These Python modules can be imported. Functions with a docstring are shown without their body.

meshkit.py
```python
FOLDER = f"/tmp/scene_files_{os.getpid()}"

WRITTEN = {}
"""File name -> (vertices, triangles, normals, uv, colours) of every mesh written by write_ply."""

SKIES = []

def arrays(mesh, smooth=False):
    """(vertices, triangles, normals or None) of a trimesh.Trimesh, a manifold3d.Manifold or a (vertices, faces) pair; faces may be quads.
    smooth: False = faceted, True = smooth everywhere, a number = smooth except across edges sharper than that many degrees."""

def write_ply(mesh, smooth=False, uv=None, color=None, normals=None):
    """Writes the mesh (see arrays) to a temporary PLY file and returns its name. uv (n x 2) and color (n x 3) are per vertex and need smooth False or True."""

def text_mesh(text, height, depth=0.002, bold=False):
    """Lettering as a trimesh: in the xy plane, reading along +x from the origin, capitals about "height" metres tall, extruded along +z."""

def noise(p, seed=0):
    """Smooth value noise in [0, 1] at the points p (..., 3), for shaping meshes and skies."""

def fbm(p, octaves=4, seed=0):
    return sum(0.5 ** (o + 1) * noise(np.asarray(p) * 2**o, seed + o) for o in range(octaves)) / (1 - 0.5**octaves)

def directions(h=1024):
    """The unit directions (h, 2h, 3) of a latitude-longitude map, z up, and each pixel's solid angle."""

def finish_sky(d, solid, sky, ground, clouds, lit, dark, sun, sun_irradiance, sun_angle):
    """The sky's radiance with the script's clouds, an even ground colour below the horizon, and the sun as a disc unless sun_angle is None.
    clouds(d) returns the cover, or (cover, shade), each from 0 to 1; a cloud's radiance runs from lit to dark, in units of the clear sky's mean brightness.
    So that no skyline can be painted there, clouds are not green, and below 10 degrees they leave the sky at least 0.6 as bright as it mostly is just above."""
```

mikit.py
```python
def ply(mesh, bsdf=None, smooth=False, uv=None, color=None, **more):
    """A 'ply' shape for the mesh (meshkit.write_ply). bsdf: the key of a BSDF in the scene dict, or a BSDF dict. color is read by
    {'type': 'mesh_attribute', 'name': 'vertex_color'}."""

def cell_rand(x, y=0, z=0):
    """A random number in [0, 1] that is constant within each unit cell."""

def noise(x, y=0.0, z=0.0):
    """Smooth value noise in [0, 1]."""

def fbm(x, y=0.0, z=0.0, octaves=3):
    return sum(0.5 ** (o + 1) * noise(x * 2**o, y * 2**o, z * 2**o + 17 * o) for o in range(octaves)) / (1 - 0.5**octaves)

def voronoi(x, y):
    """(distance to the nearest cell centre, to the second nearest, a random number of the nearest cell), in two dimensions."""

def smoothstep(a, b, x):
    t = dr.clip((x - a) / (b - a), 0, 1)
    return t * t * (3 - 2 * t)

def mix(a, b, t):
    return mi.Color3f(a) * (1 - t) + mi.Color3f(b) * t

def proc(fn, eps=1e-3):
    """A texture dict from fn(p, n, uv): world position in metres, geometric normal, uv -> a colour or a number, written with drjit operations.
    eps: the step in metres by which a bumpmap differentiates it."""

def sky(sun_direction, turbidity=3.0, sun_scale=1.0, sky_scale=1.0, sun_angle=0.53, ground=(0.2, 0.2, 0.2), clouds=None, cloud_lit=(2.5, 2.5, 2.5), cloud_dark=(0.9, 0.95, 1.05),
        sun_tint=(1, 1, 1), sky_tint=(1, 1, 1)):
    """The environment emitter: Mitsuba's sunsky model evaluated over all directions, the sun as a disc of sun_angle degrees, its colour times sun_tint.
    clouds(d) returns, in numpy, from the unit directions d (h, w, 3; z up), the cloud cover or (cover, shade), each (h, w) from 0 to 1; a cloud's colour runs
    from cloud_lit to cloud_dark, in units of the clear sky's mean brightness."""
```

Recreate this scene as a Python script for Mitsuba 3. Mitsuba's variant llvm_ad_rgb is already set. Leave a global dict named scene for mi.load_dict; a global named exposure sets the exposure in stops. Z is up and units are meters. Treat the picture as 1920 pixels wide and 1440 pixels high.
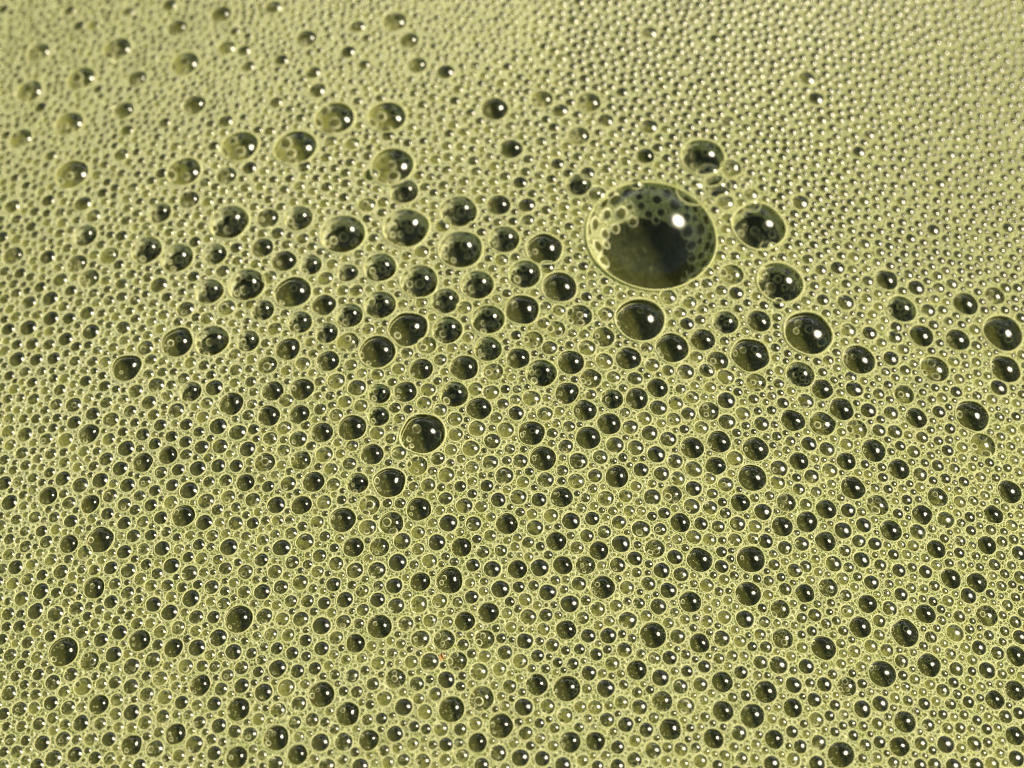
import math, random
import numpy as np
import mitsuba as mi
import drjit as dr
import mikit, meshkit
from scipy.spatial import Delaunay, cKDTree
from scipy import ndimage
from mikit import proc, noise, voronoi, smoothstep, mix, cell_rand

T = mi.ScalarTransform4f
rng = np.random.default_rng(11)
scene, labels = {}, {}

# ------------------------------------------------------------------ camera, light, exposure
W0, H0 = 1920.0, 1440.0
PITCH, HFOV, DIST = 62.0, 44.0, 0.150           # degrees below the horizon, degrees, metres to the foam at the frame's centre
cp, sp = math.cos(math.radians(PITCH)), math.sin(math.radians(PITCH))
EYE = np.array([0, -DIST * cp, DIST * sp])
RIGHT, UP, FWD = np.array([1.0, 0, 0]), np.array([0, sp, cp]), np.array([0, cp, -sp])
FOC = (W0 / 2) / math.tan(math.radians(HFOV / 2))
PX = DIST / FOC                                  # one photo pixel at the frame's centre, in metres
scene['camera'] = {
    'type': 'thinlens', 'fov': HFOV, 'fov_axis': 'x', 'near_clip': 0.005, 'far_clip': 50.0,
    'aperture_radius': 0.0013, 'focus_distance': 0.1425,
    'to_world': T().look_at(origin=EYE.tolist(), target=[0, 0, 0], up=[0, 0, 1]),
}
SUN = np.array([0.71, 0.24, 0.66])


def clouds(d):
    """Long bright broken cloud bands, added unseen for film reflections, on a hazy sky."""
    el = np.degrees(np.arcsin(np.clip(d[..., 2], -1, 1)))
    az = np.degrees(np.arctan2(d[..., 0], d[..., 1]))
    q = np.stack([az / 24.0, el / 7.0, np.zeros_like(el)], -1)
    n = meshkit.fbm(q + 3.7, 4, seed=5)
    reflected_band = np.exp(-((el - 17 - 2.5 * np.sin(np.radians(az) * 3)) / 5.0) ** 2) + 0.45 * np.exp(-((el - 48) / 5.0) ** 2)
    reflected_band = reflected_band * (0.25 + 0.75 * np.exp(-(az / 42.0) ** 2))
    return np.clip((reflected_band * 0.75 + n - 0.90) / 0.12, 0, 1), 0.0


scene['sky'] = mikit.sky(SUN, turbidity=3, sun_angle=8.0, sun_tint=(0.92, 1.0, 0.99), sky_scale=0.5, sky_tint=(1.25, 1.08, 0.78), clouds=clouds, cloud_lit=(14.0, 13.8, 14.0), cloud_dark=(1.0, 1.0, 1.1), ground=(0.10, 0.10, 0.06))
exposure = 2.4


def mound(x, y):
    """The foam's gentle heap: highest along the middle, falling away to both sides."""
    return -0.0045 * np.clip(np.abs(x) / 0.062, 0, 1.6) ** 2


# ------------------------------------------------------------------ materials


def foam_tone(q, big):
    """Colour of fine froth: pale cell walls round darker, wetter middles. q in photo pixels."""
    f1, f2, w = voronoi(q.x / big, q.y / big)
    wall = 1 - smoothstep(0.03, 0.42, f2 - f1)
    lo = mi.Color3f(0.27, 0.31, 0.06) * (0.6 + 0.7 * w)
    return mix(lo, mi.Color3f(0.78, 0.81, 0.52), wall)


def foam_fn(p, n, uv):
    q = p / PX
    big = noise(q.x / 160, q.y / 160, 3.0)
    c = foam_tone(q, 5.2)
    t = noise(q.x / 42, q.y / 42, 7.0)
    c = c * mix(mi.Color3f(0.90, 0.95, 0.80), mi.Color3f(1.05, 1.02, 1.02), t * 0.6 + big * 0.4)
    fine = smoothstep(120, 760, q.y - 0.75 * q.x + 140 * (big - 0.5))   # mixed paler towards the back and left
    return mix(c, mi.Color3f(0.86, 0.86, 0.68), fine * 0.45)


def foam_bump(p, n, uv):
    q = p / PX
    f1, f2, w = voronoi(q.x / 5.2, q.y / 5.2)
    return (1 - smoothstep(0.0, 0.75, f1)) + 0.5 * noise(q.x / 1.7, q.y / 1.7, 2.0)


def rim_fn(p, n, uv):
    q = p / PX
    t = noise(q.x / 3.0, q.y / 3.0, q.z / 3.0)
    return mix(mi.Color3f(0.60, 0.62, 0.22), mi.Color3f(0.84, 0.84, 0.54), t)


def hollow_fn(p, n, uv):
    """Dark liquid behind the film; uv.x says how much froth hangs in it."""
    q = p / PX
    f1, f2, w = voronoi(q.x / 4.2, (q.y + q.z * 0.6) / 4.2)
    speck = (1 - smoothstep(0.12, 0.38, f1)) * smoothstep(0.66 - 0.5 * uv.x, 0.85 - 0.5 * uv.x, w)
    patch = smoothstep(0.45, 0.75, noise(q.x / 9, q.y / 9, q.z / 9) * 0.5 + uv.x * 0.5)
    base = mix(mi.Color3f(0.088, 0.094, 0.022), mi.Color3f(0.29, 0.30, 0.075), patch)
    return mix(base, mi.Color3f(0.50, 0.52, 0.22), speck * (0.5 + 0.5 * uv.x))


def pool_fn(p, n, uv):
    """The open liquid at the bottom of the widest bubbles: dark, with fine specks."""
    q = p / PX
    f1, f2, w = voronoi(q.x / 2.6, q.y / 2.6)
    speck = (1 - smoothstep(0.15, 0.42, f1)) * smoothstep(0.55, 0.8, w)
    base = mix(mi.Color3f(0.022, 0.027, 0.008), mi.Color3f(0.048, 0.053, 0.014), noise(q.x / 14, q.y / 14, 4.0))
    return mix(base, mi.Color3f(0.34, 0.35, 0.16), speck * 0.7)


def cell_fn(p, n, uv):
    """A small bubble seat: uv.y runs from its middle (0) to its froth edge (1), uv.x is its random tone."""
    q = p / PX
    t = noise(q.x / 2.4, q.y / 2.4, q.z / 2.4)
    thin = dr.select(uv.x > 1.5, 0.08, 0.0)                      # uv.x from 2 on: a narrow froth edge
    tone = dr.select(uv.x > 1.5, uv.x - 2, uv.x)
    edge = smoothstep(0.50 + thin, 0.82 + 0.5 * thin, uv.y + (t - 0.5) * 0.25)
    mid = mix(mi.Color3f(0.065, 0.070, 0.014), mi.Color3f(0.46, 0.48, 0.18), tone * 0.85 + 0.35 * (t - 0.4))
    return mix(mid, dr.select(uv.x > 1.5, mi.Color3f(0.92, 0.93, 0.62), mi.Color3f(0.80, 0.83, 0.52)), edge)


def bsdf(base, rough, spec=0.5, **more):
    return {'type': 'twosided', 'b': {'type': 'principled', 'base_color': base, 'roughness': rough, 'specular': spec, **more}}


def froth(base, rough, trans=0.75, eta=1.45):
    """Wet froth is translucent: it passes on as much light as it throws back."""
    return {'type': 'principledthin', 'base_color': base, 'roughness': rough, 'eta': eta, 'diff_trans': trans}


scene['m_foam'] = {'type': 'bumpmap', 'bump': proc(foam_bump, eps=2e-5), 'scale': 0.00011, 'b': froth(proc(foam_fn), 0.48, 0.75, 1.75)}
scene['m_rim'] = froth(proc(rim_fn), 0.33, 0.75, 2.0)
scene['m_pool'] = froth(proc(pool_fn), 0.24, 0.8)
scene['m_hollow'] = froth(proc(hollow_fn), 0.24, 1.1)
scene['m_cell'] = froth(proc(cell_fn), 0.27, 0.75, 2.1)
scene['m_bounce_floor'] = bsdf({'type': 'rgb', 'value': [0.74, 0.76, 0.46]}, 0.5)
scene['m_crumb'] = bsdf({'type': 'rgb', 'value': [0.62, 0.33, 0.12]}, 0.4)
FILM = 0
if FILM == 0:
    scene['m_film_wide'] = {'type': 'mask', 'opacity': 0.042, 'b': {'type': 'twosided', 'b': {'type': 'roughconductor', 'alpha': 0.055, 'material': 'none'}}}
    scene['m_film'] = {'type': 'mask', 'opacity': 0.065, 'b': {'type': 'twosided', 'b': {'type': 'roughconductor', 'alpha': 0.085, 'material': 'none'}}}
else:
    scene['m_film'] = {'type': 'thindielectric', 'int_ior': 1.33}

# ------------------------------------------------------------------ where the bubbles lie
# crop origin, then x y r kind per bubble (4 units to a photo pixel). d dark, m mottled, p clear over froth, c wide, with small bubbles seen through it
RAW = [
 (0, 0, "25 70 45 d,590 195 50 d,290 395 90 c,880 370 110 c,1295 490 45 d,1390 480 110 c,610 590 110 c,735 670 40 d,305 805 50 d,220 690 105 c,990 650 40 d,1030 590 75 m,520 930 110 c,45 1015 40 d,155 1040 90 c,1235 920 48 d,1460 790 90 m,930 830 80 m,950 980 55 m,910 1160 60 m,540 1310 130 c,1380 1290 130 c,1800 1100 140 c,1600 1095 45 d,1700 1320 80 m,1660 110 80 m,1330 210 80 m,1760 235 40 d,1860 270 35 d,1830 380 55 m,1860 500 55 m,1690 910 60 m,1870 1260 60 d,1210 1300 50 d,110 1335 40 d,1700 360 70 p,700 190 50 p,380 1170 50 m,520 80 50 m,960 90 50 m,1270 40 60 m"),
 (480, 0, "130 55 65 m,380 290 80 m,190 450 55 d,400 395 35 m,430 545 60 m,690 390 60 d,760 200 60 m,1040 165 95 c,830 285 40 m,1150 305 75 m,1210 490 75 m,1420 540 70 d,810 485 50 m,1640 495 40 m,1790 820 105 d,460 680 70 m,150 770 55 m,295 1110 160 c,590 890 150 c,980 880 145 c,1020 1250 165 c,990 1020 50 m,560 1060 50 m,720 1080 60 p,360 1250 55 m,250 1340 40 d,860 1310 60 p,1910 1120 90 d,1110 1440 110 c"),
 (960, 0, "1030 245 60 m,1520 290 45 d,60 580 35 d,270 540 35 d,225 745 85 c,575 770 95 c,360 830 65 m,825 690 50 d,700 905 65 m,1030 950 70 m,500 1020 85 c,1000 1170 72 d,340 1230 55 d,420 1300 45 d,565 1300 60 d,500 1390 100 c,1430 1180 165 c,1390 1310 60 m,1650 1390 55 d,1620 910 50 m,100 1290 45 m,60 1370 58 d,120 1195 45 m,930 1380 50 d,1310 1010 35 d"),
 (1440, 0, "290 590 70 m,20 690 40 d,360 740 65 d,680 1140 55 d,400 900 45 m,930 520 35 d,1270 310 40 d,1110 210 40 d,975 100 40 d,760 1010 50 m,1370 1160 45 m,1290 1380 45 d,540 900 40 m,1110 730 35 d,1000 1190 40 d"),
 (0, 360, "90 110 65 m,360 65 55 d,620 90 70 m,700 180 60 m,450 155 45 m,1130 105 60 d,1200 160 90 c,1420 60 80 m,1720 230 150 c,10 340 55 d,100 480 80 m,355 490 65 d,640 330 95 c,910 330 50 d,1100 440 120 c,1330 500 125 c,1610 470 95 c,1460 375 50 d,1770 420 50 d,580 540 80 m,150 610 50 d,670 650 80 m,450 660 60 m,890 545 45 d,300 715 50 d,530 740 50 d,375 800 65 d,215 830 60 m,475 860 45 m,120 760 45 m,910 690 50 m,1190 700 70 m,1570 750 110 c,1850 700 140 c,1450 635 50 d,1670 595 55 m,1390 880 70 m,650 910 60 m,380 950 65 d,515 950 55 d,210 1020 70 d,60 1030 55 d,680 1050 70 d,490 1105 60 d,920 1020 60 m,1330 1130 125 d,1590 1120 130 c,1860 1120 90 c,570 1160 45 d,240 1140 55 m,365 1145 50 m,125 1145 45 d,1090 1170 65 m,950 1320 115 d,125 1255 65 d,270 1260 55 d,400 1250 55 d,560 1270 45 m,185 1350 45 m,1250 790 45 d,1700 870 70 p,1470 940 40 d,1550 950 55 p,1760 1220 50 p,1130 1260 50 m,1300 1350 35 d,1010 815 45 m,970 895 40 m,815 815 45 m,400 1400 40 d,240 1430 45 d,640 1420 50 d,310 1345 40 m,1440 1430 60 m,1600 1430 60 d,1880 840 45 m,1110 575 30 d,820 480 75 p"),
 (480, 360, "650 320 170 c,1125 275 172 c,1520 150 140 c,1820 100 92 d,1535 435 165 c,1860 360 118 c,50 420 85 d,210 520 95 d,410 550 88 c,570 545 50 p,690 610 78 c,930 570 125 c,990 675 58 p,1225 675 142 c,1660 700 125 c,275 755 138 d,520 650 62 p,510 850 92 d,930 850 120 c,700 930 105 c,50 890 90 c,1420 820 108 c,330 980 95 c,1560 870 62 p,1740 960 125 c,1140 1030 148 d,1435 1040 115 c,530 1060 88 c,690 1130 85 p,910 1200 138 d,240 1180 95 d,140 1030 58 p,1280 1150 75 p,1130 1210 52 p,1740 1180 105 c,540 1270 88 d,85 1300 75 m,1240 1330 90 d,1560 1320 108 d,1380 1260 52 m,1780 1350 75 p,350 1290 60 p,350 1420 80 d,710 1300 52 p,910 1370 52 p,780 1400 58 p,225 1340 45 p,750 740 55 p,650 740 50 p,840 1030 50 p,1240 830 50 p,1250 900 35 m,1470 1170 45 p,1240 450 60 p,1130 480 42 p,770 465 42 m,1400 255 62 p,1840 510 55 p,1850 570 40 p,1880 760 40 m,350 350 50 m,160 310 55 m,320 200 110 c,90 200 85 m,1590 1090 50 p,830 100 70 p,1620 250 35 d,100 640 60 p,600 1420 70 p"),
 (960, 360, "1045 325 480 G,240 430 138 d,95 620 122 c,355 715 132 d,75 885 130 d,265 565 58 p,505 930 98 m,960 960 185 d,1200 1170 126 d,1430 1110 95 d,1785 1225 145 d,870 1250 98 d,440 1280 103 d,220 1360 116 c,685 1090 86 m,1540 1270 85 m,700 920 65 p,560 1170 70 p,280 1170 62 m,160 1110 75 p,330 1030 72 p,235 985 52 p,45 1250 90 d,690 1270 70 p,1310 990 58 d,1260 910 52 p,1330 830 58 p,1680 760 60 d,1570 740 50 m,1650 620 90 p,1600 980 100 c,1850 970 95 d,1850 260 205 c,110 100 68 d,120 210 52 m,490 45 52 d,350 890 52 p,250 860 48 p,1300 1350 68 m,1460 1340 62 m,1380 1240 55 p,1600 1390 68 p,1170 1340 50 m,920 1400 60 m,760 1390 55 p,590 1400 82 m,1090 1420 80 m,1050 1300 60 p,1170 790 68 p,1410 960 45 m,450 1060 38 m,540 1070 45 p,660 790 30 d,1430 880 45 p,1830 1430 78 p,1590 830 35 d,1010 1170 50 p"),
 (1440, 360, "300 1060 185 d,90 680 175 c,410 810 52 d,580 830 70 m,890 660 88 d,1110 720 70 d,1000 880 115 c,1480 840 100 d,1700 780 80 m,1760 1060 155 d,1150 1080 95 d,1200 890 60 m,1420 1110 95 d,690 1140 62 d,680 1260 125 d,240 1370 110 c,920 1250 65 d,1250 1330 110 m,1780 1330 118 d,1750 1220 55 m,600 1040 65 p,760 1060 60 d,960 1015 50 d,950 1090 60 m,520 570 60 d,640 490 50 p,720 390 50 m,240 80 70 m,1240 285 55 d,1050 620 45 m,1270 630 45 m,1380 690 50 m,1280 720 50 m,620 1390 50 m,1870 720 45 d,1780 720 50 m,80 840 50 d,1800 270 50 d,1070 350 45 d,720 70 45 m,1000 70 45 m,880 1350 40 m"),
 (0, 720, "1735 150 95 d,665 375 82 d,695 225 58 d,1635 320 70 d,1855 490 65 d,1070 590 80 d,1260 535 75 d,945 485 68 d,830 270 65 m,1320 200 65 m,1115 140 60 m,1430 60 85 c,1605 30 70 d,1015 55 60 m,1170 10 65 m,550 160 65 m,795 140 50 m,975 205 52 m,250 115 50 m,555 290 58 d,920 360 42 d,1010 290 40 d,1200 310 52 d,1395 305 52 d,1490 360 45 d,1285 395 50 d,1070 380 55 d,1390 435 52 d,1160 450 52 d,815 415 52 m,1510 475 58 d,1650 470 62 m,1780 365 68 m,1395 530 48 m,1550 145 52 p,1520 250 50 p,1250 90 50 p,185 380 62 m,60 360 55 p,345 415 52 m,490 420 60 p,900 635 62 d,795 565 58 m,1480 635 65 d,1635 615 58 d,1770 615 55 d,1335 645 52 d,1205 665 52 m,1840 740 72 d,750 725 65 d,955 760 60 d,470 710 62 d,600 760 65 m,1085 735 50 m,1290 760 52 d,1160 800 48 d,1415 800 72 d,1565 735 48 m,1690 725 52 m,1710 850 58 p,1545 880 65 p,825 840 58 m,1045 840 48 m,930 905 55 m,1130 910 52 d,1280 890 55 p,360 840 75 d,675 900 75 d,70 890 65 d,30 745 60 d,515 895 55 m,1010 945 45 m,805 975 52 d,1375 990 90 d,530 1030 55 d,1205 1005 55 d,930 1045 55 d,1070 1035 48 m,1530 1040 65 d,1765 1045 58 m,1895 1045 50 d,750 1170 105 d,515 1200 75 d,1000 1140 55 m,1130 1135 48 d,1245 1110 42 m,1215 1235 62 d,1715 1225 70 d,930 1260 58 d,1590 1140 50 m,1490 1205 48 d,1325 1150 35 d,1410 1300 45 d,1285 1365 65 d,1095 1355 45 d,830 1380 55 d,960 1400 60 m,115 1375 60 d,1510 1310 50 p,1075 1240 50 p,260 1000 50 m,310 1105 48 d,405 1000 45 m,345 1185 52 m,190 1220 50 m,380 1320 50 m,65 1280 48 p,455 1410 60 m,1420 1420 65 m,1690 1385 52 m,1840 1410 60 m,120 1020 45 m,635 1265 60 p,1895 870 60 m,380 525 48 m,480 590 45 p,190 610 45 m,370 665 45 m,245 705 42 m,185 1105 42 m,1425 1140 42 p,610 1390 38 m,1860 235 48 m,70 1165 45 m,55 115 42 m,150 105 38 m,1340 1240 42 p"),
 (480, 720, "125 55 85 d,345 40 92 d,755 30 72 m,925 75 85 c,1120 60 88 d,1485 80 108 c,1670 185 95 d,1250 375 168 d,720 330 108 d,495 365 85 d,325 230 80 d,95 240 88 d,920 245 82 c,870 530 88 d,1000 740 122 d,430 735 85 d,225 125 58 p,210 330 58 p,315 415 70 m,105 410 58 p,205 500 52 p,335 575 78 m,65 590 80 m,510 530 68 p,560 640 55 p,700 600 55 m,760 745 85 c,240 750 62 m,90 770 50 d,850 910 80 p,1220 940 95 d,650 1020 100 d,340 910 78 d,150 910 72 d,510 890 60 p,455 1040 55 p,1015 1045 92 m,835 1080 68 p,730 1225 80 d,190 1230 70 d,365 1185 70 m,1210 615 78 p,1495 380 58 p,1490 265 60 p,1655 335 68 p,1870 345 65 p,1610 485 68 p,1770 430 65 m,1755 590 62 m,1620 625 52 p,1860 690 72 m,1425 685 65 p,1360 560 58 m,1530 770 48 d,1730 765 52 d,1420 860 55 m,1560 915 65 m,1690 920 50 p,1815 870 60 d,1290 760 58 p,1070 520 60 p,905 370 58 p,1010 410 45 m,720 465 48 m,1440 1045 72 d,1630 1050 62 m,1215 1115 55 p,1095 1180 68 m,1355 1190 68 d,925 1225 75 m,1540 1225 78 d,1880 1050 85 d,1755 1140 50 p,1215 1240 50 p,1300 1330 60 p,1060 1340 72 d,1700 1260 52 m,1835 1250 50 m,1625 1360 55 d,1770 1390 68 d,475 1290 55 m,270 1340 55 m,600 1350 58 m,40 1320 55 d,140 1410 58 p,740 1400 65 m,905 1400 70 m,1080 895 45 m,640 870 40 d,515 1145 45 m,585 1230 38 d,785 165 55 p,665 135 55 p,480 190 50 m,600 235 55 p,1260 145 58 p,1380 195 55 p,1140 190 40 d,1075 260 45 m,370 310 40 m,1760 65 65 p,1645 40 60 p,1850 150 48 m,1290 45 60 p,1800 255 50 p,190 610 40 p,460 1410 50 p,1460 495 50 p,50 1170 50 p,580 755 55 p"),
 (960, 720, "410 70 92 d,545 200 90 d,750 115 85 c,935 110 90 d,1090 30 82 d,1605 125 72 d,1095 180 68 m,725 300 92 d,570 405 95 d,145 370 102 d,230 560 102 d,30 220 62 d,885 325 62 m,1170 415 65 m,1350 480 90 d,1550 435 92 d,1825 490 100 d,1475 205 78 m,1610 285 68 m,1870 300 62 m,1030 370 65 m,925 480 65 m,770 460 70 m,1080 530 72 d,1220 580 62 m,495 580 72 m,660 550 60 m,785 695 92 d,1525 615 78 d,1670 560 65 p,1800 705 110 d,965 645 60 d,1120 675 62 m,1360 640 68 p,370 850 85 d,200 870 60 d,45 850 65 m,1360 785 65 d,1600 755 62 m,1710 890 75 d,1880 960 70 d,1200 830 75 m,1050 850 68 m,700 860 65 p,850 840 55 p,1345 920 65 m,1485 930 58 m,1600 970 48 m,1140 970 50 d,1260 1040 78 d,1415 1050 55 d,1545 1070 52 m,1690 1050 62 m,1820 1070 55 p,600 1010 58 d,440 1030 72 d,290 990 58 p,170 1080 65 m,330 1180 78 d,800 1040 58 m,965 1090 72 m,1110 1090 52 m,815 1200 72 d,650 1250 75 d,1070 1235 75 m,920 1310 60 d,1220 1300 62 d,1405 1320 98 d,1790 1315 108 d,1900 1180 60 d,1570 1260 45 d,1570 1370 55 d,560 1140 55 m,120 1190 48 m,690 1110 55 m,485 1230 55 p,380 1360 75 d,550 1360 75 m,205 1380 72 d,40 1390 75 d,790 1360 62 m,1120 1400 65 d,1265 1430 60 m,1360 1150 60 p,1480 1170 55 p,1670 1170 55 p,1810 1160 50 p,620 690 58 m,250 720 65 m,480 730 65 p,375 650 48 m,400 470 60 m,425 320 50 m,300 370 45 m,990 260 60 p,1210 265 58 p,1320 225 58 m,1420 330 58 p,1225 145 60 p,1350 100 55 p,145 110 70 p,245 225 62 p,1730 225 60 p,60 580 60 m,1240 710 60 p,1480 710 50 p,1290 340 40 d"),
 (1440, 720, "405 40 85 d,645 40 70 d,550 190 95 d,185 275 92 d,405 300 100 m,750 200 65 d,1110 255 85 d,1530 240 130 d,305 450 62 d,790 500 95 d,440 490 62 m,230 580 75 d,80 635 70 m,585 580 75 d,325 695 60 m,635 780 95 d,980 640 85 d,1140 680 58 m,1610 460 100 p,820 910 85 m,135 890 75 m,435 940 80 d,600 950 60 d,290 1035 85 d,105 1070 82 d,560 1100 70 d,715 1060 62 d,920 1100 85 d,430 1180 80 d,250 1200 60 m,125 1230 58 m,680 1180 55 m,800 1200 55 d,700 1320 65 d,575 1250 50 m,1155 980 80 d,1330 1020 70 m,1270 850 80 m,1690 980 75 d,1810 810 95 d,1260 1240 75 d,1640 1210 75 d,1880 1270 60 d,1120 1110 65 m,940 1280 45 d,490 1350 65 m,280 1370 50 m,840 1360 50 m,980 1400 55 d,200 1400 60 m,280 130 65 m,665 340 80 p,830 350 55 m,950 360 60 m,920 220 60 m,1280 210 55 d,1020 80 80 m,1410 60 50 d,1730 30 70 d,1740 100 60 m,1345 500 50 d,1090 510 55 m,1330 710 45 d,360 810 45 m,230 790 50 m,900 790 40 d,1660 590 40 d,1180 1410 55 d,1350 1420 60 d,1560 1430 60 d,460 650 62 p,70 740 60 p,1040 870 45 d"),
 (0, 1080, "705 90 85 d,305 115 65 d,160 170 58 m,525 105 58 m,455 20 60 d,205 25 50 m,830 195 55 d,955 130 55 m,860 60 48 m,1150 215 62 d,1430 170 70 d,1270 275 65 d,1585 85 58 m,1430 10 60 d,1825 20 60 m,1790 325 108 d,265 265 65 d,415 285 65 m,570 245 58 m,60 285 52 m,145 380 52 d,1470 310 58 m,1600 310 52 d,475 570 115 d,670 640 75 m,755 480 58 d,895 425 60 d,1045 485 85 d,205 500 50 m,15 475 45 d,1200 420 52 p,1335 390 55 p,1300 540 75 d,1475 540 68 d,1635 465 70 d,1750 570 65 d,1885 580 45 d,850 590 65 d,985 680 65 m,1145 630 62 m,75 595 52 m,275 610 48 p,285 740 48 d,395 800 62 m,530 740 55 m,620 830 72 p,1390 680 60 p,1610 680 45 m,1705 745 50 m,1810 690 55 m,1500 820 82 d,1810 825 60 d,1200 770 58 p,980 830 60 m,860 800 52 m,1100 890 58 m,1235 910 60 p,65 880 62 m,740 965 78 d,380 955 58 d,510 990 58 m,145 1000 60 m,25 1035 50 d,265 890 45 m,985 1025 65 d,1360 950 55 d,1605 960 58 d,1785 1000 90 d,1220 1055 55 m,1495 1100 52 m,1640 1125 60 d,605 1105 65 d,290 1110 52 m,750 1110 50 m,1315 1185 82 d,985 1270 82 d,815 1225 58 d,470 1225 60 m,315 1255 62 d,190 1235 42 d,680 1225 52 p,1160 1300 70 m,1455 1265 70 m,1605 1330 58 d,1775 1360 85 d,560 1340 62 d,400 1370 68 m,710 1365 52 d,275 1420 55 d,875 930 52 m,1085 1100 55 p,75 1230 48 m,160 1130 45 m,1340 1350 52 p,1475 970 45 p,1870 1190 60 m,820 1370 50 p"),
 (480, 1080, "45 120 65 d,185 85 58 m,330 50 62 m,580 65 58 d,1230 45 78 d,1450 35 105 d,1035 75 65 d,665 180 65 d,910 180 60 d,1050 225 65 m,1220 215 68 p,1375 190 60 p,1830 100 72 d,1615 160 55 d,1740 275 82 d,1565 340 78 d,925 380 95 d,490 375 72 d,655 345 58 m,335 325 62 m,60 305 65 m,195 325 55 p,385 190 52 m,510 205 52 d,260 190 50 m,800 255 50 m,795 115 52 p,1120 360 62 p,1230 475 72 m,1410 480 82 m,745 505 75 d,1715 475 75 m,1300 645 72 m,1510 640 75 m,490 545 58 d,370 485 50 d,155 545 50 d,270 580 52 d,375 605 42 d,240 445 52 p,110 440 52 p,600 465 55 p,160 695 70 d,310 715 55 d,440 695 52 d,15 720 45 d,490 890 100 d,55 875 72 d,225 840 68 p,720 750 55 m,915 655 55 p,1045 770 78 m,875 810 52 m,1205 810 58 m,1425 780 68 d,1670 720 70 p,1865 575 60 m,1825 700 55 p,1690 920 95 m,1465 1000 100 d,1835 1125 95 d,1105 985 70 d,960 920 60 p,685 1035 92 d,320 960 60 m,165 1010 62 p,1265 1020 60 p,420 1080 55 m,290 1100 52 m,940 1070 48 d,1040 1185 65 d,150 1215 98 d,310 1340 78 d,480 1250 72 d,655 1245 72 m,845 1230 80 d,1660 1250 75 d,1815 1330 65 m,1545 1350 55 p,1690 1420 60 d,145 1410 62 m,530 1430 65 m,780 1430 65 d,1175 1260 50 p,960 1310 45 m,1325 1265 38 m,1250 1390 60 m,1105 1380 50 m,855 965 38 d,755 870 48 m,655 865 40 d,1085 510 40 m,1305 335 55 p,1880 280 45 p,1900 830 55 m,990 1400 50 p,590 740 42 m,1060 1290 45 p,650 1380 42 m,1185 1130 45 d"),
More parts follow.
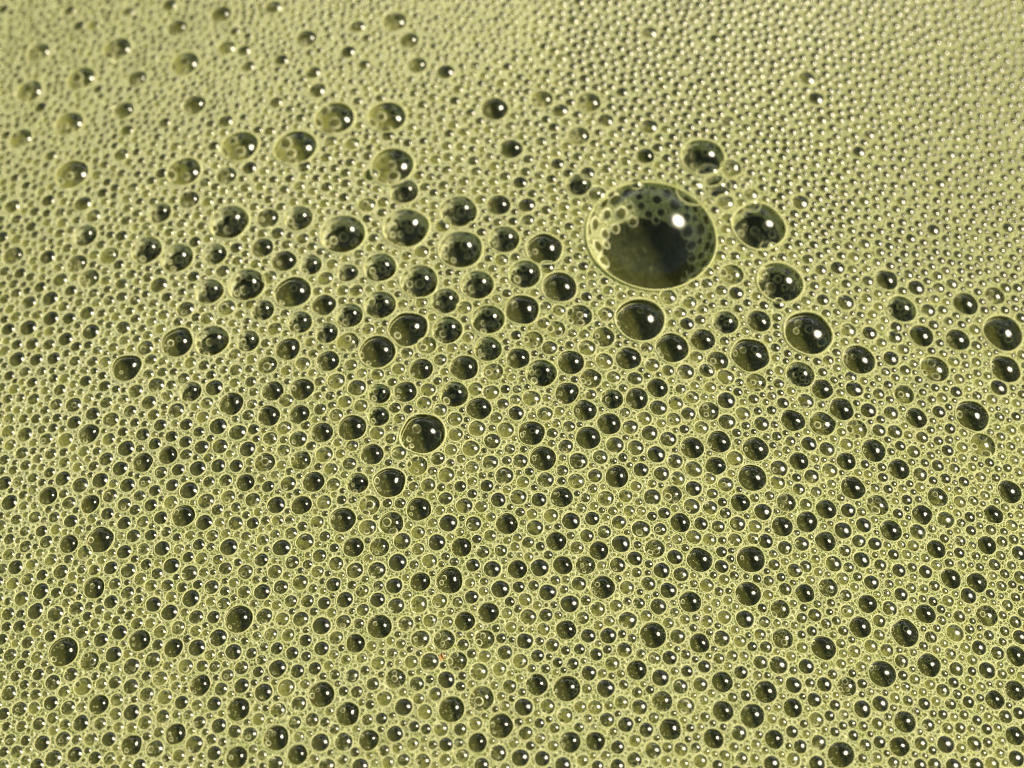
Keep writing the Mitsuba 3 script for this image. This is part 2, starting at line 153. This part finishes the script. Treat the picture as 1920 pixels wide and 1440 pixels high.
 (960, 1080, "680 85 92 d,265 125 68 d,430 210 72 d,500 60 58 m,1335 195 85 d,1770 135 98 d,1170 110 65 d,1020 60 58 m,860 90 58 p,1745 325 72 d,1055 445 102 d,405 405 78 d,720 450 65 d,570 450 58 d,1405 505 78 d,865 335 72 m,95 490 65 d,300 520 55 m,120 310 65 p,530 315 50 m,640 250 60 p,950 205 48 m,1095 230 65 m,235 400 52 p,840 555 60 m,630 590 52 d,505 550 45 d,400 560 38 d,190 600 52 d,340 650 42 d,455 660 48 d,1180 615 58 d,575 730 60 d,750 660 58 p,935 705 78 d,1110 765 68 d,1310 715 48 d,1440 680 52 d,1575 795 82 d,1715 725 55 d,1570 470 65 m,1240 455 60 m,1590 310 55 p,1460 340 50 p,185 815 85 d,410 845 102 d,700 845 72 d,1900 870 88 d,85 985 72 d,1125 940 80 m,955 985 62 m,820 950 55 p,265 980 60 p,395 1050 62 p,510 985 50 p,710 1080 58 m,850 1115 62 d,1005 1155 58 d,1185 1150 85 d,1580 1015 82 d,1800 1050 95 d,1300 980 70 p,1410 815 58 m,1260 830 60 m,1510 1220 78 d,1700 1180 62 m,435 1245 82 d,625 1240 75 d,790 1285 55 d,1055 1310 65 m,60 1365 70 d,225 1370 62 d,380 1420 65 d,100 1180 55 m,205 1105 42 d,920 1235 50 p,915 1380 60 m,1265 1300 55 p,790 1430 60 d,640 1430 50 d,1710 490 50 p,1650 600 45 m,1550 620 45 m,1880 1420 60 d,210 1220 45 p,1720 1370 50 m,1335 1140 35 d,1900 1190 40 d,30 810 50 p,1065 620 52 p,60 640 60 p"),
 (1440, 1080, "275 130 75 d,450 90 75 m,775 50 60 d,745 210 75 d,995 140 55 d,910 245 60 m,690 385 85 d,1025 430 108 d,1180 285 78 d,1640 300 85 m,1500 150 65 d,1565 50 80 d,1370 20 80 d,110 470 80 m,415 540 95 d,855 735 105 d,1205 670 92 d,75 670 72 m,285 680 62 d,1640 710 68 d,1890 460 60 d,1860 600 80 d,190 820 65 d,420 815 60 d,590 830 75 m,185 990 75 d,345 930 58 d,500 970 45 d,705 1000 70 d,840 960 65 d,1025 1095 85 d,1200 1120 52 m,1700 930 75 d,1850 860 80 d,45 1225 75 d,240 1280 55 d,380 1250 60 m,545 1340 102 d,365 1410 65 d,985 1280 78 d,1145 1260 55 m,1330 1265 70 d,1545 1260 60 m,1850 1200 75 d,1860 1370 65 d,1140 1420 52 d,1390 1430 65 d,1560 1420 60 d,90 250 75 m,1220 460 50 m,1580 540 60 d,1410 700 58 m,1310 860 55 m,1170 960 50 d,1310 1040 40 d,1440 1140 45 m,820 1110 50 m,500 1170 40 d,360 1080 60 p,1640 1150 45 d,1030 830 40 m,1000 640 55 m,250 440 35 d,460 270 30 d,1400 430 70 p,25 1410 65 d,1880 1030 50 d,1720 580 55 m"),
]


def to_plane(px, py):
    """The point of the foam that a photo pixel shows, in metres, and its distance."""
    a, b = (np.asarray(px) - W0 / 2) / FOC, (H0 / 2 - np.asarray(py)) / FOC
    d = FWD + np.multiply.outer(a, RIGHT) + np.multiply.outer(b, UP)
    z = np.zeros(d.shape[:-1])
    for _ in range(12):
        t = (z - EYE[2]) / d[..., 2]
        p = EYE + d * t[..., None]
        z = mound(p[..., 0], p[..., 1])
    return p, t


def to_pixel(x, y):
    v = np.stack([x, y, mound(x, y)], -1) - EYE
    w = v @ FWD
    return W0 / 2 + FOC * (v @ RIGHT) / w, H0 / 2 - FOC * (v @ UP) / w


RAW.append((0, 0, "5320 1320 100 o,5490 1275 75 o,5410 1480 92 o,5580 1400 62 o,5200 1440 125 o,5640 1540 64 o,5760 1860 62 o,4460 1480 70 o"))
RAW.append((960, 240, "1540 440 104 c,1640 300 80 p,1600 560 70 p,1790 500 60 p,1500 300 70 p,1560 380 55 p,1640 330 60 p,1620 420 45 p,1700 400 50 p,1560 470 45 p,1660 490 50 p,1740 480 42 p,1580 560 48 p,1650 590 45 p,1720 560 40 p,1620 680 50 p,1600 760 42 p,1680 700 38 p,1560 840 40 p,1640 850 42 p,1720 900 40 p,640 500 72 p,560 600 45 p,500 700 42 p,470 800 40 p,520 900 38 p,600 1100 40 p,720 1220 45 p,820 1260 40 p,1180 1260 42 p,1360 1170 48 p,1470 1080 45 p,1560 960 48 p,1940 700 45 p,2000 800 40 p,1960 900 42 p,1880 940 45 p"))
B = []
for ox, oy, text in RAW:
    for item in text.split(','):
        x, y, r, k = item.split()
        B.append([ox + float(x) / 4, oy + float(y) / 4, float(r) / 4 * 1.02, k])
B.sort(key=lambda b: -b[2])
keep = []
for b in B:                                     # the same bubble read twice, at the border of two crops, is kept once
    if b[3] == 'o' or all(c[3] == 'o' or math.hypot(b[0] - c[0], b[1] - c[1]) > (c[2] * 0.75 + b[2] * 0.5 if c[3] != 'G' else 100) for c in keep):
        keep.append(b)
B = sorted(keep, key=lambda b: -b[2] - (60 if b[3] == 'o' else 0))
pts, tt = to_plane(np.array([b[0] for b in B]), np.array([b[1] for b in B]))
for b, p, t in zip(B, pts, tt):
    b += [p[0], p[1], b[2] * t / FOC]           # px, py, rpx, kind, X, Y, R
N_THINGS = 300

# the finer bubbles between them, packed on the foam plane (units of PX)
Uw, Vw = 1240, 1120
OU, OV = 1240, 1000
U, V = 2 * OU, 2100
free = np.ones((V, U), bool)                    # row = y/PX + OV, column = x/PX + OU


def stamp(mask, u, v, r):
    i0, i1, j0, j1 = int(v - r) - 1, int(v + r) + 2, int(u - r) - 1, int(u + r) + 2
    i0, j0, i1, j1 = max(i0, 0), max(j0, 0), min(i1, mask.shape[0]), min(j1, mask.shape[1])
    if i1 <= i0 or j1 <= j0:
        return
    yy, xx = np.ogrid[i0:i1, j0:j1]
    mask[i0:i1, j0:j1] &= (xx - u) ** 2 + (yy - v) ** 2 > r * r


jj, ii = np.meshgrid(np.arange(U), np.arange(V))
PXX, PYY = to_pixel((jj - OU) * PX, (ii - OV) * PX)
inside = (PXX > -70) & (PXX < W0 + 70) & (PYY > -70) & (PYY < H0 + 70)
free &= inside
for b in B:
    if b[3] != 'o':
        stamp(free, b[4] / PX + OU, b[5] / PX + OV, b[6] / PX * 1.04)
# zone of even, fine cells (upper right) and of fine pale froth (upper left and top)
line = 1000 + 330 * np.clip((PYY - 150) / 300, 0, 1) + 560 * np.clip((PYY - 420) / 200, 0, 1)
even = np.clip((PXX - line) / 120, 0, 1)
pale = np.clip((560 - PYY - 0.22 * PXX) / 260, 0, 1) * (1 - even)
fill = []


def pack(rmin, rmax, tries, chance):
    global free
    edt = ndimage.distance_transform_edt(free)
    i, j = np.nonzero((edt > rmin + 0.6) & free & (chance > 0.02))
    pick = rng.choice(len(i), min(tries, len(i)), replace=False)
    got, grid, cell = 0, {}, 2 * rmax
    for a in pick:
        v, u = i[a], j[a]
        if rng.random() > chance[v, u]:
            continue
        r = min(rmin + (rmax - rmin) * rng.random(), edt[v, u] - 0.4)
        if r < rmin:
            continue
        u, v = u + rng.random() - 0.5, v + rng.random() - 0.5
        gu, gv = int(u // cell), int(v // cell)
        if all((u - c[0]) ** 2 + (v - c[1]) ** 2 > (r + c[2] + 0.3) ** 2 for du in (-1, 0, 1) for dv in (-1, 0, 1) for c in grid.get((gu + du, gv + dv), ())):
            grid.setdefault((gu + du * 0, gv), []).append((u, v, r)) if False else grid.setdefault((gu, gv), []).append((u, v, r))
            fill.append((u, v, r))
            stamp(free, u, v, r * 1.03)
            got += 1
    return got


one = np.ones_like(PXX)
mid = (1 - even) * (1 - pale)
pack(11, 13.5, 6000, 0.18 * mid)
pack(9.6, 11.2, 250000, even)
pack(9, 11.5, 14000, 0.5 * mid)
pack(7.6, 9.5, 80000, 0.75 * mid + 1.0 * even + 0.03 * pale)
pack(6.2, 7.6, 120000, 0.9 * mid + even + 0.06 * pale)
n_medium = len(fill)
pack(4.6, 6.2, 200000, one * (1 - 0.6 * pale))
pack(3.4, 4.6, 240000, one)
pack(2.4, 3.4, 260000, one)
pack(1.7, 2.4, 160000, one)
fill = np.array(fill)
FM, FS = fill[:n_medium], fill[n_medium:]

# ------------------------------------------------------------------ shapes


def wobble(seed, amp):
    r = np.random.default_rng(seed)
    c = [(k, amp * r.normal() / k ** 0.7, r.random() * 6.283) for k in (2, 3, 4, 5)]
    return lambda phi: 1 + sum(a * np.cos(k * phi + s) for k, a, s in c)


def lathe(profile, seg, wob, x, y, R, close=True, uv=None):
    """A surface of revolution: profile = (rho, z) rows in units of R, the last row at the axis when close. Returns vertices, faces, row of each vertex."""
    phi = np.arange(seg) * 2 * math.pi / seg
    w = wob(phi)
    rows = profile[:-1] if close else profile
    v, row = [], []
    for k, (rho, z) in enumerate(rows):
        v.append(np.stack([x + R * rho * w * np.cos(phi), y + R * rho * w * np.sin(phi), np.full(seg, R * z)], 1))
        row += [k] * seg
    f = []
    i = np.arange(seg)
    for k in range(len(rows) - 1):
        a, b, c, d = k * seg + i, k * seg + (i + 1) % seg, (k + 1) * seg + (i + 1) % seg, (k + 1) * seg + i
        f += [np.stack([a, b, c], 1), np.stack([a, c, d], 1)]
    if close:
        n = len(rows) * seg
        v.append(np.array([[x, y, R * profile[-1][1]]]))
        row.append(len(rows))
        k = (len(rows) - 1) * seg
        f.append(np.stack([k + i, k + (i + 1) % seg, np.full(seg, n)], 1))
    return np.vstack(v), np.vstack(f), np.array(row)


def cap(h, n, top=0.985, z0=0.0):
    """Profile of a bulge (h > 0) or bowl (h < 0), from the edge to the axis."""
    th = np.linspace(0, math.pi / 2, n + 1)
    return [(top * math.cos(a), z0 + h * math.sin(a)) for a in th]


def bulge(deg, n, top=0.985):
    """Profile of a spherical cap that meets the foam at the given angle."""
    a0 = math.radians(deg)
    th = np.linspace(a0, 0, n + 1)
    return [(top * math.sin(a) / math.sin(a0), top * (math.cos(a) - math.cos(a0)) / math.sin(a0)) for a in th]


def ring(minor, n, z0=0.0, major=1.0, hi=1.0):
    a = np.arange(n + 1) * 2 * math.pi / n
    return [(major + minor * math.cos(t), z0 + minor * hi * math.sin(t)) for t in a]


def heap(v):
    v = np.array(v)
    v[:, 2] += mound(v[:, 0], v[:, 1])
    return v


class Mesh:
    def __init__(self):
        self.v, self.f, self.uv, self.n = [], [], [], 0

    def add(self, v, f, uv=None):
        self.v.append(v); self.f.append(f + self.n); self.n += len(v)
        self.uv.append(np.zeros((len(v), 2)) if uv is None else uv)

    def put(self, key, material, smooth=True):
        if self.n:
            scene[key] = mikit.ply((heap(np.vstack(self.v)), np.vstack(self.f)), material, smooth=smooth, uv=np.vstack(self.uv))


def single(key, material, v, f, uv=None):
    m = Mesh(); m.add(v, f, uv); m.put(key, material)


def seat(m, centre, normal, r, tone, seg=12, h=0.32, rows=3):
    """A small round bubble standing on a wall or floor with the given normal."""
    n = normal / np.linalg.norm(normal)
    a = np.cross(n, [0.3, 0.5, 0.81]); a /= np.linalg.norm(a)
    b = np.cross(n, a)
    v, f, row = lathe(cap(h, rows, 1.0), seg, lambda p: 1 + 0 * p, 0, 0, 1.0)
    m.add(centre + r * (v[:, :1] * a + v[:, 1:2] * b + v[:, 2:] * n), f, np.stack([np.full(len(v), tone), np.hypot(v[:, 0], v[:, 1])], 1))


def inner_spots(r, count, size, lo, hi, aim, spread):
    """Places for small bubbles on a bowl: (azimuth, fraction of depth angle, size), kept apart."""
    out = []
    for _ in range(count * 30):
        if len(out) >= count:
            break
        a = aim + (r.random() - 0.5) * spread
        e = lo + (hi - lo) * r.random()
        s = size * (0.6 + 0.7 * r.random())
        p = np.array([math.cos(a) * math.cos(e), math.sin(a) * math.cos(e), -math.sin(e)])
        if all(np.linalg.norm(p - q) > (s + t) * 0.95 for q, t, _ in out):
            out.append((p, s, a))
    return out


# ------------------------------------------------------------------ the foam between the bubbles
holes = [(b[4] / PX + OU, b[5] / PX + OV, b[6] / PX) for b in B if b[3] != 'o'] + [tuple(x) for x in FM]
gp = np.stack(np.meshgrid(np.arange(-120, U + 120, 6.0), np.arange(-120, V + 120, 6.0)), -1).reshape(-1, 2)
gp = gp + (rng.random(gp.shape) - 0.5) * 4.0
wide = np.stack(np.meshgrid(np.linspace(-1400, U + 1400, 40), np.linspace(-900, V + 900, 40)), -1).reshape(-1, 2)
wide = wide[(wide[:, 0] < -130) | (wide[:, 0] > U + 130) | (wide[:, 1] < -130) | (wide[:, 1] > V + 130)]
hm = np.ones((V, U), bool)
for u, v, r in holes:
    stamp(hm, u, v, r)
gi = np.clip(gp[:, 1].round().astype(int), 0, V - 1), np.clip(gp[:, 0].round().astype(int), 0, U - 1)
gp = gp[hm[gi] & (ndimage.binary_dilation(inside[::8, ::8], iterations=6)[gi[0] // 8, gi[1] // 8] | (rng.random(len(gp)) < 0.02))]
rimpts = []
for u, v, r in holes:
    n = max(9, int(2 * math.pi * r / 5))
    a = np.arange(n) * 2 * math.pi / n
    rimpts.append(np.stack([u + r * np.cos(a), v + r * np.sin(a)], 1))
P2 = np.vstack([gp, wide, np.vstack(rimpts)])
tri = Delaunay(P2).simplices
cen = P2[tri].mean(1)
ci = np.clip(cen[:, 1].round().astype(int), 0, V - 1), np.clip(cen[:, 0].round().astype(int), 0, U - 1)
inb = (cen[:, 0] >= 0) & (cen[:, 0] < U) & (cen[:, 1] >= 0) & (cen[:, 1] < V)
tri = tri[hm[ci] | ~inb]
a, b, c = P2[tri[:, 0]], P2[tri[:, 1]], P2[tri[:, 2]]
flip = (b[:, 0] - a[:, 0]) * (c[:, 1] - a[:, 1]) - (b[:, 1] - a[:, 1]) * (c[:, 0] - a[:, 0]) < 0
tri[flip] = tri[flip][:, ::-1]
z = (meshkit.fbm(np.column_stack([P2 / 9.0, np.zeros(len(P2))]), 2, seed=2) - 0.5) * 3.0
V3 = np.column_stack([(P2[:, 0] - OU), (P2[:, 1] - OV), z]) * PX
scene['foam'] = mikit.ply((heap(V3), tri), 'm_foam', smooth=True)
labels['foam'] = {'label': 'pale yellow green froth filling the space between all the bubbles', 'category': 'foam', 'kind': 'structure'}

lx, ly = np.meshgrid(np.linspace(-1500, U + 1500, 60), np.linspace(-1000, V + 1000, 60))
lv = np.stack([(lx - OU) * PX, (ly - OV) * PX, np.full_like(lx, -0.013)], -1).reshape(-1, 3)
q = np.arange(59)[:, None] * 60 + np.arange(59)[None]
lf = np.stack([q, q + 1, q + 61, q + 60], -1).reshape(-1, 4)
scene['froth_bounce_floor'] = mikit.ply((heap(lv), lf), 'm_bounce_floor', smooth=True)  # unseen pale floor, added to bounce light back up through the froth
labels['froth_bounce_floor'] = {'label': 'denser wet froth, an unseen pale floor added to bounce light up', 'category': 'foam', 'kind': 'structure'}

# ------------------------------------------------------------------ the finest bubbles, past counting
dome_v, dome_f, _ = lathe(bulge(33, 2, 1.0), 8, lambda p: 1 + 0 * p, 0, 0, 1.0)
dome_r = np.hypot(dome_v[:, 0], dome_v[:, 1])
n, k = len(FS), len(dome_v)
rr = FS[:, 2]
vv = dome_v[None] * rr[:, None, None] * 1.04
vv[..., 0] += (FS[:, 0] - OU)[:, None]
vv[..., 1] += (FS[:, 1] - OV)[:, None]
vv[..., 2] -= 0.04 * rr[:, None]
zi = np.clip(FS[:, 1].astype(int), 0, V - 1), np.clip(FS[:, 0].astype(int), 0, U - 1)
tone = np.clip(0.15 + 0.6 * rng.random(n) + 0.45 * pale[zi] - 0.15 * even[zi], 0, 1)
fuv = np.stack([np.repeat(tone, k), np.tile(dome_r, n)], 1)
ff = (dome_f[None] + (np.arange(n) * k)[:, None, None]).reshape(-1, 3)
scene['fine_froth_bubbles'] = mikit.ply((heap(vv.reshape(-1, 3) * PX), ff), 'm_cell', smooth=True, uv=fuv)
labels['fine_froth_bubbles'] = {'label': 'countless tiny pale froth bubbles packed between the larger bubbles', 'category': 'foam bubbles', 'kind': 'stuff'}

# ------------------------------------------------------------------ small bubbles that lie past the 300 largest
film_m, rim_m, bowl_m, in_m = Mesh(), Mesh(), Mesh(), Mesh()


def small(x, y, R, kind, seed, big):
    r = np.random.default_rng(seed)
    wob = wobble(seed, 0.03)
    seg = 16 if big else 12
    tone = {'d': 0.12, 'm': 0.5, 'p': 0.85, 'c': 0.6}[kind] + 0.15 * (r.random() - 0.5)
    v, f, _ = lathe(bulge(50 - 16 * min(1, max(0, (x / PX + 200) / 800)), 4 if big else 3, 0.96), seg, wob, x, y, R); film_m.add(v, f)
    mi_ = max(0.10, 0.8 * PX / R)
    v, f, _ = lathe(ring(mi_, 4, 0.03, 1.0), seg, wob, x, y, R, close=False); rim_m.add(v, f)
    dep = {'d': -0.75, 'm': -0.55, 'p': -0.45, 'c': -0.6}[kind]
    v, f, row = lathe(cap(dep, 3, 1.0), seg, wob, x, y, R); bowl_m.add(v, f[:, ::-1], np.stack([np.full(len(v), tone), row / 3.0], 1))
    cnt = {'d': 1 if r.random() < 0.5 else 0, 'm': 3, 'p': 3, 'c': 3}[kind] if big or r.random() < 0.6 else 0
    for p, s, _a in inner_spots(r, cnt, 0.34 if kind != 'd' else 0.22, 0.35, 1.4, 1.57, 6.28):
        q = np.array([x, y, 0]) + R * p * np.array([1, 1, abs(dep)])
        seat(in_m, q, -p, R * s, 2.0 + 0.35 * r.random(), seg=9, rows=2)


for i, b in enumerate(B[N_THINGS:]):
    small(b[4], b[5], b[6], b[3], 1000 + i, True)
zi = np.clip(FM[:, 1].astype(int), 0, V - 1), np.clip(FM[:, 0].astype(int), 0, U - 1)
ev = even[zi]
for i, (u, v, r) in enumerate(FM):
    kind = rng.choice(['d', 'm', 'p'], p=[0.65, 0.35, 0.0]) if ev[i] > 0.5 else rng.choice(['d', 'm', 'p'], p=[0.12, 0.4, 0.48])
    small((u - OU) * PX, (v - OV) * PX, r * PX, kind, 5000 + i, False)
for part, m, mat in (('film', film_m, 'm_film'), ('rim', rim_m, 'm_rim'), ('hollow', bowl_m, 'm_hollow'), ('inner_bubble', in_m, 'm_cell')):
    m.put('small_bubbles__' + part, mat)
    labels['small_bubbles__' + part] = {'kind': 'stuff'}
labels['small_bubbles'] = {'label': 'small round froth bubbles scattered everywhere among the larger ones', 'category': 'foam bubbles', 'kind': 'stuff'}

# ------------------------------------------------------------------ the 300 largest bubbles, one by one
KEYS = []
n_key = 0
for i, b in enumerate(B[:N_THINGS]):
    px, py, rp, kind, x, y, R = b
    r = np.random.default_rng(300 + i)
    giant = kind == 'G'
    back = kind == 'c' and py < 340 and px < 1250      # at the back: shallow, pale, no open pool
    if giant:
        key = 'giant_bubble'
    else:
        key = 'foam_bubble' if n_key == 0 else f'foam_bubble_{n_key:03d}'
        n_key += 1
    KEYS.append(key)
    seg = 72 if giant else int(np.clip(rp * 1.4, 22, 44))
    wob = wobble(300 + i, 0.012 if giant else 0.022 + 0.012 * (kind == 'd'))
    h = 52 if back else 76 if giant else {'d': 66, 'm': 62, 'p': 64, 'c': 80, 'o': 105}[kind] - 22 * min(1, max(0, (px - 900) / 600))
    dep = {'o': -0.05, 'G': -0.75, 'd': -0.85, 'm': -0.6, 'p': -0.45, 'c': -0.6 if back else -1.0}[kind]
    tone = {'o': 0.8, 'G': 0.2, 'd': 0.06, 'm': 0.45, 'p': 0.8, 'c': 0.12}[kind] + 0.12 * r.random()
    v, f, _ = lathe(bulge(h, 16 if giant else 8, 0.975), seg, wob, x, y, R)
    single(key + '__film', 'm_film_wide', v, f)
    minor = max(0.016 if giant else 0.05, 0.9 * PX / R)
    v, f, _ = lathe(ring(minor, 6, 0.02, 1.0), seg, wob, x, y, R, close=False)
    m = Mesh()
    m.add(v, f)
    if rp > 15 and not giant:                   # the film's inner line
        v, f, _ = lathe(ring(max(0.02, 0.45 * PX / R), 4, -0.22, 0.90), seg, wob, x, y, R, close=False)
        m.add(v, f)
    m.put(key + '__rim', 'm_rim')
    nb = 10 if giant else 8
    v, f, row = lathe(cap(dep, nb, 1.0), seg, wob, x, y, R)
    f = f[:, ::-1]
    if kind in 'cG' and not back:
        # the froth wall of the hollow, and the dark liquid at its bottom
        cut = 5 if giant else nb + 1 if back else 3
        wallf = f[row[f].min(1) < cut]
        poolf = f[row[f].min(1) >= cut]
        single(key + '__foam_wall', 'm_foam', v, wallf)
        if not back:
          u, inv = np.unique(poolf, return_inverse=True)
          pv = v[u]
          single(key + '__dark_pool', 'm_pool', pv, inv.reshape(-1, 3), np.stack([np.full(len(pv), tone), np.zeros(len(pv))], 1))
    elif kind != 'o':
        single(key + '__hollow', 'm_hollow', v, f, np.stack([np.full(len(v), 0.8 if back else tone), row / nb], 1))
    spec = []
    if giant:
        spec = inner_spots(r, 90, 0.11, 0.08, 0.85, 1.40, 5.0)
    elif kind == 'c':
        spec = inner_spots(r, int(9 + rp / 4), 0.27 * (20 / rp) ** 0.4, 0.1, 1.25, 1.57, 5.0) if not back else inner_spots(r, 8, 0.34, 0.35, 1.5, 1.57, 6.28)
    elif kind == 'p':
        spec = inner_spots(r, 5, 0.38, 0.3, 1.45, 1.57, 6.28)
    elif kind == 'm':
        spec = inner_spots(r, 6, 0.33, 0.2, 1.4, 1.57, 6.28)
    elif rp > 20 and kind != 'o':
        spec = inner_spots(r, 9, 0.18, 0.1, 1.0, 1.57, 4.4)
    k = 0
    loose = Mesh()
    for p, s, _a in spec:
        q = np.array([x, y, 0]) + R * p * np.array([1, 1, abs(dep)])
        nrm = -p * np.array([1, 1, 1 / abs(dep)])
        if s * rp >= 5:
            m = Mesh(); seat(m, q, nrm, R * s, 2.02 + 0.22 * r.random(), seg=14, rows=3)
            m.put(key + '__inner_bubble' + (f'_{k:03d}' if k else ''), 'm_cell')
            k += 1
        else:
            seat(loose, q, nrm, R * s, 2.05 + 0.25 * r.random(), seg=9, rows=2)
    for p, s, _a in [] if kind == 'o' else inner_spots(r, int(60 if giant else 5 + rp / 3), 1.1 / rp, 0.1, 1.5, 1.57, 6.28):
        q = np.array([x, y, 0]) + R * p * np.array([1, 1, abs(dep)])
        seat(loose, q, -p * np.array([1, 1, 1 / abs(dep)]), R * s, 0.7 + 0.3 * r.random(), seg=6, rows=1, h=0.7)
    if loose.n:
        loose.put(key + '__tiny_bubbles', 'm_cell')
        labels[key + '__tiny_bubbles'] = {'kind': 'stuff'}

# ------------------------------------------------------------------ the orange crumb
cpt, ct = to_plane(np.array([827.0]), np.array([1232.0]))
m = Mesh()
v, f, _ = lathe(cap(0.5, 4, 1.0), 10, wobble(9, 0.12), 0, 0, 1.0)
m.add(v * np.array([5, 7, 4]) * PX + cpt[0] * np.array([1, 1, 0]), f)
m.put('orange_crumb', 'm_crumb')
labels['orange_crumb'] = {'label': 'tiny orange crumb caught in the pale froth between two bubbles', 'category': 'crumb'}

# ------------------------------------------------------------------ names and labels
LOOK = {'d': 'dark olive bubble', 'm': 'mottled green bubble', 'p': 'clear pale bubble', 'c': 'wide bubble with inner bubbles', 'o': 'overlapping clear bubble film'}
COLS, ROWS = ('far left', 'left', 'centre left', 'centre right', 'right', 'far right'), ('top', 'upper', 'middle', 'lower', 'bottom')
SIZE = ('largest', 'second largest', 'third largest', 'fourth largest', 'fifth largest', 'sixth largest', 'smallest')
zones = {}
for key, b in zip(KEYS, B):
    if b[3] == 'G':
        labels[key] = {'label': 'giant clear bubble over a dark pool, by far the largest, ringed by small bubbles', 'category': 'bubble'}
        continue
    c, w = min(5, max(0, int(b[0] / W0 * 6))), min(4, max(0, int(b[1] / H0 * 5)))
    zones.setdefault((c, w, b[3]), []).append((key, b))


def tell(key, which, c, w, k):
    labels[key] = {'label': f'{which} {LOOK[k]} in the {ROWS[w]} {COLS[c]} of the foam', 'category': 'bubble', 'group': 'bubbles floating in the foam'}


for (c, w, k), some in zones.items():
    left = list(some)
    if len(left) == 1:
        tell(left[0][0], 'only large', c, w, k)
        continue
    for which, score in (('leftmost', lambda b: b[0]), ('rightmost', lambda b: -b[0]), ('highest', lambda b: b[1]), ('lowest', lambda b: -b[1])):
        if not left or (len(some) == 3 and len(left) == 1):
            break
        best = min(some, key=lambda kb: score(kb[1]))
        if best in left:
            left.remove(best)
            tell(best[0], which, c, w, k)
    rest = len(left)
    for j, (key, b) in enumerate(sorted(left, key=lambda kb: -kb[1][2])):
        tell(key, 'central' if rest == 1 else (SIZE[j] if j < 6 else f'{j + 1}th largest') + ' central', c, w, k)
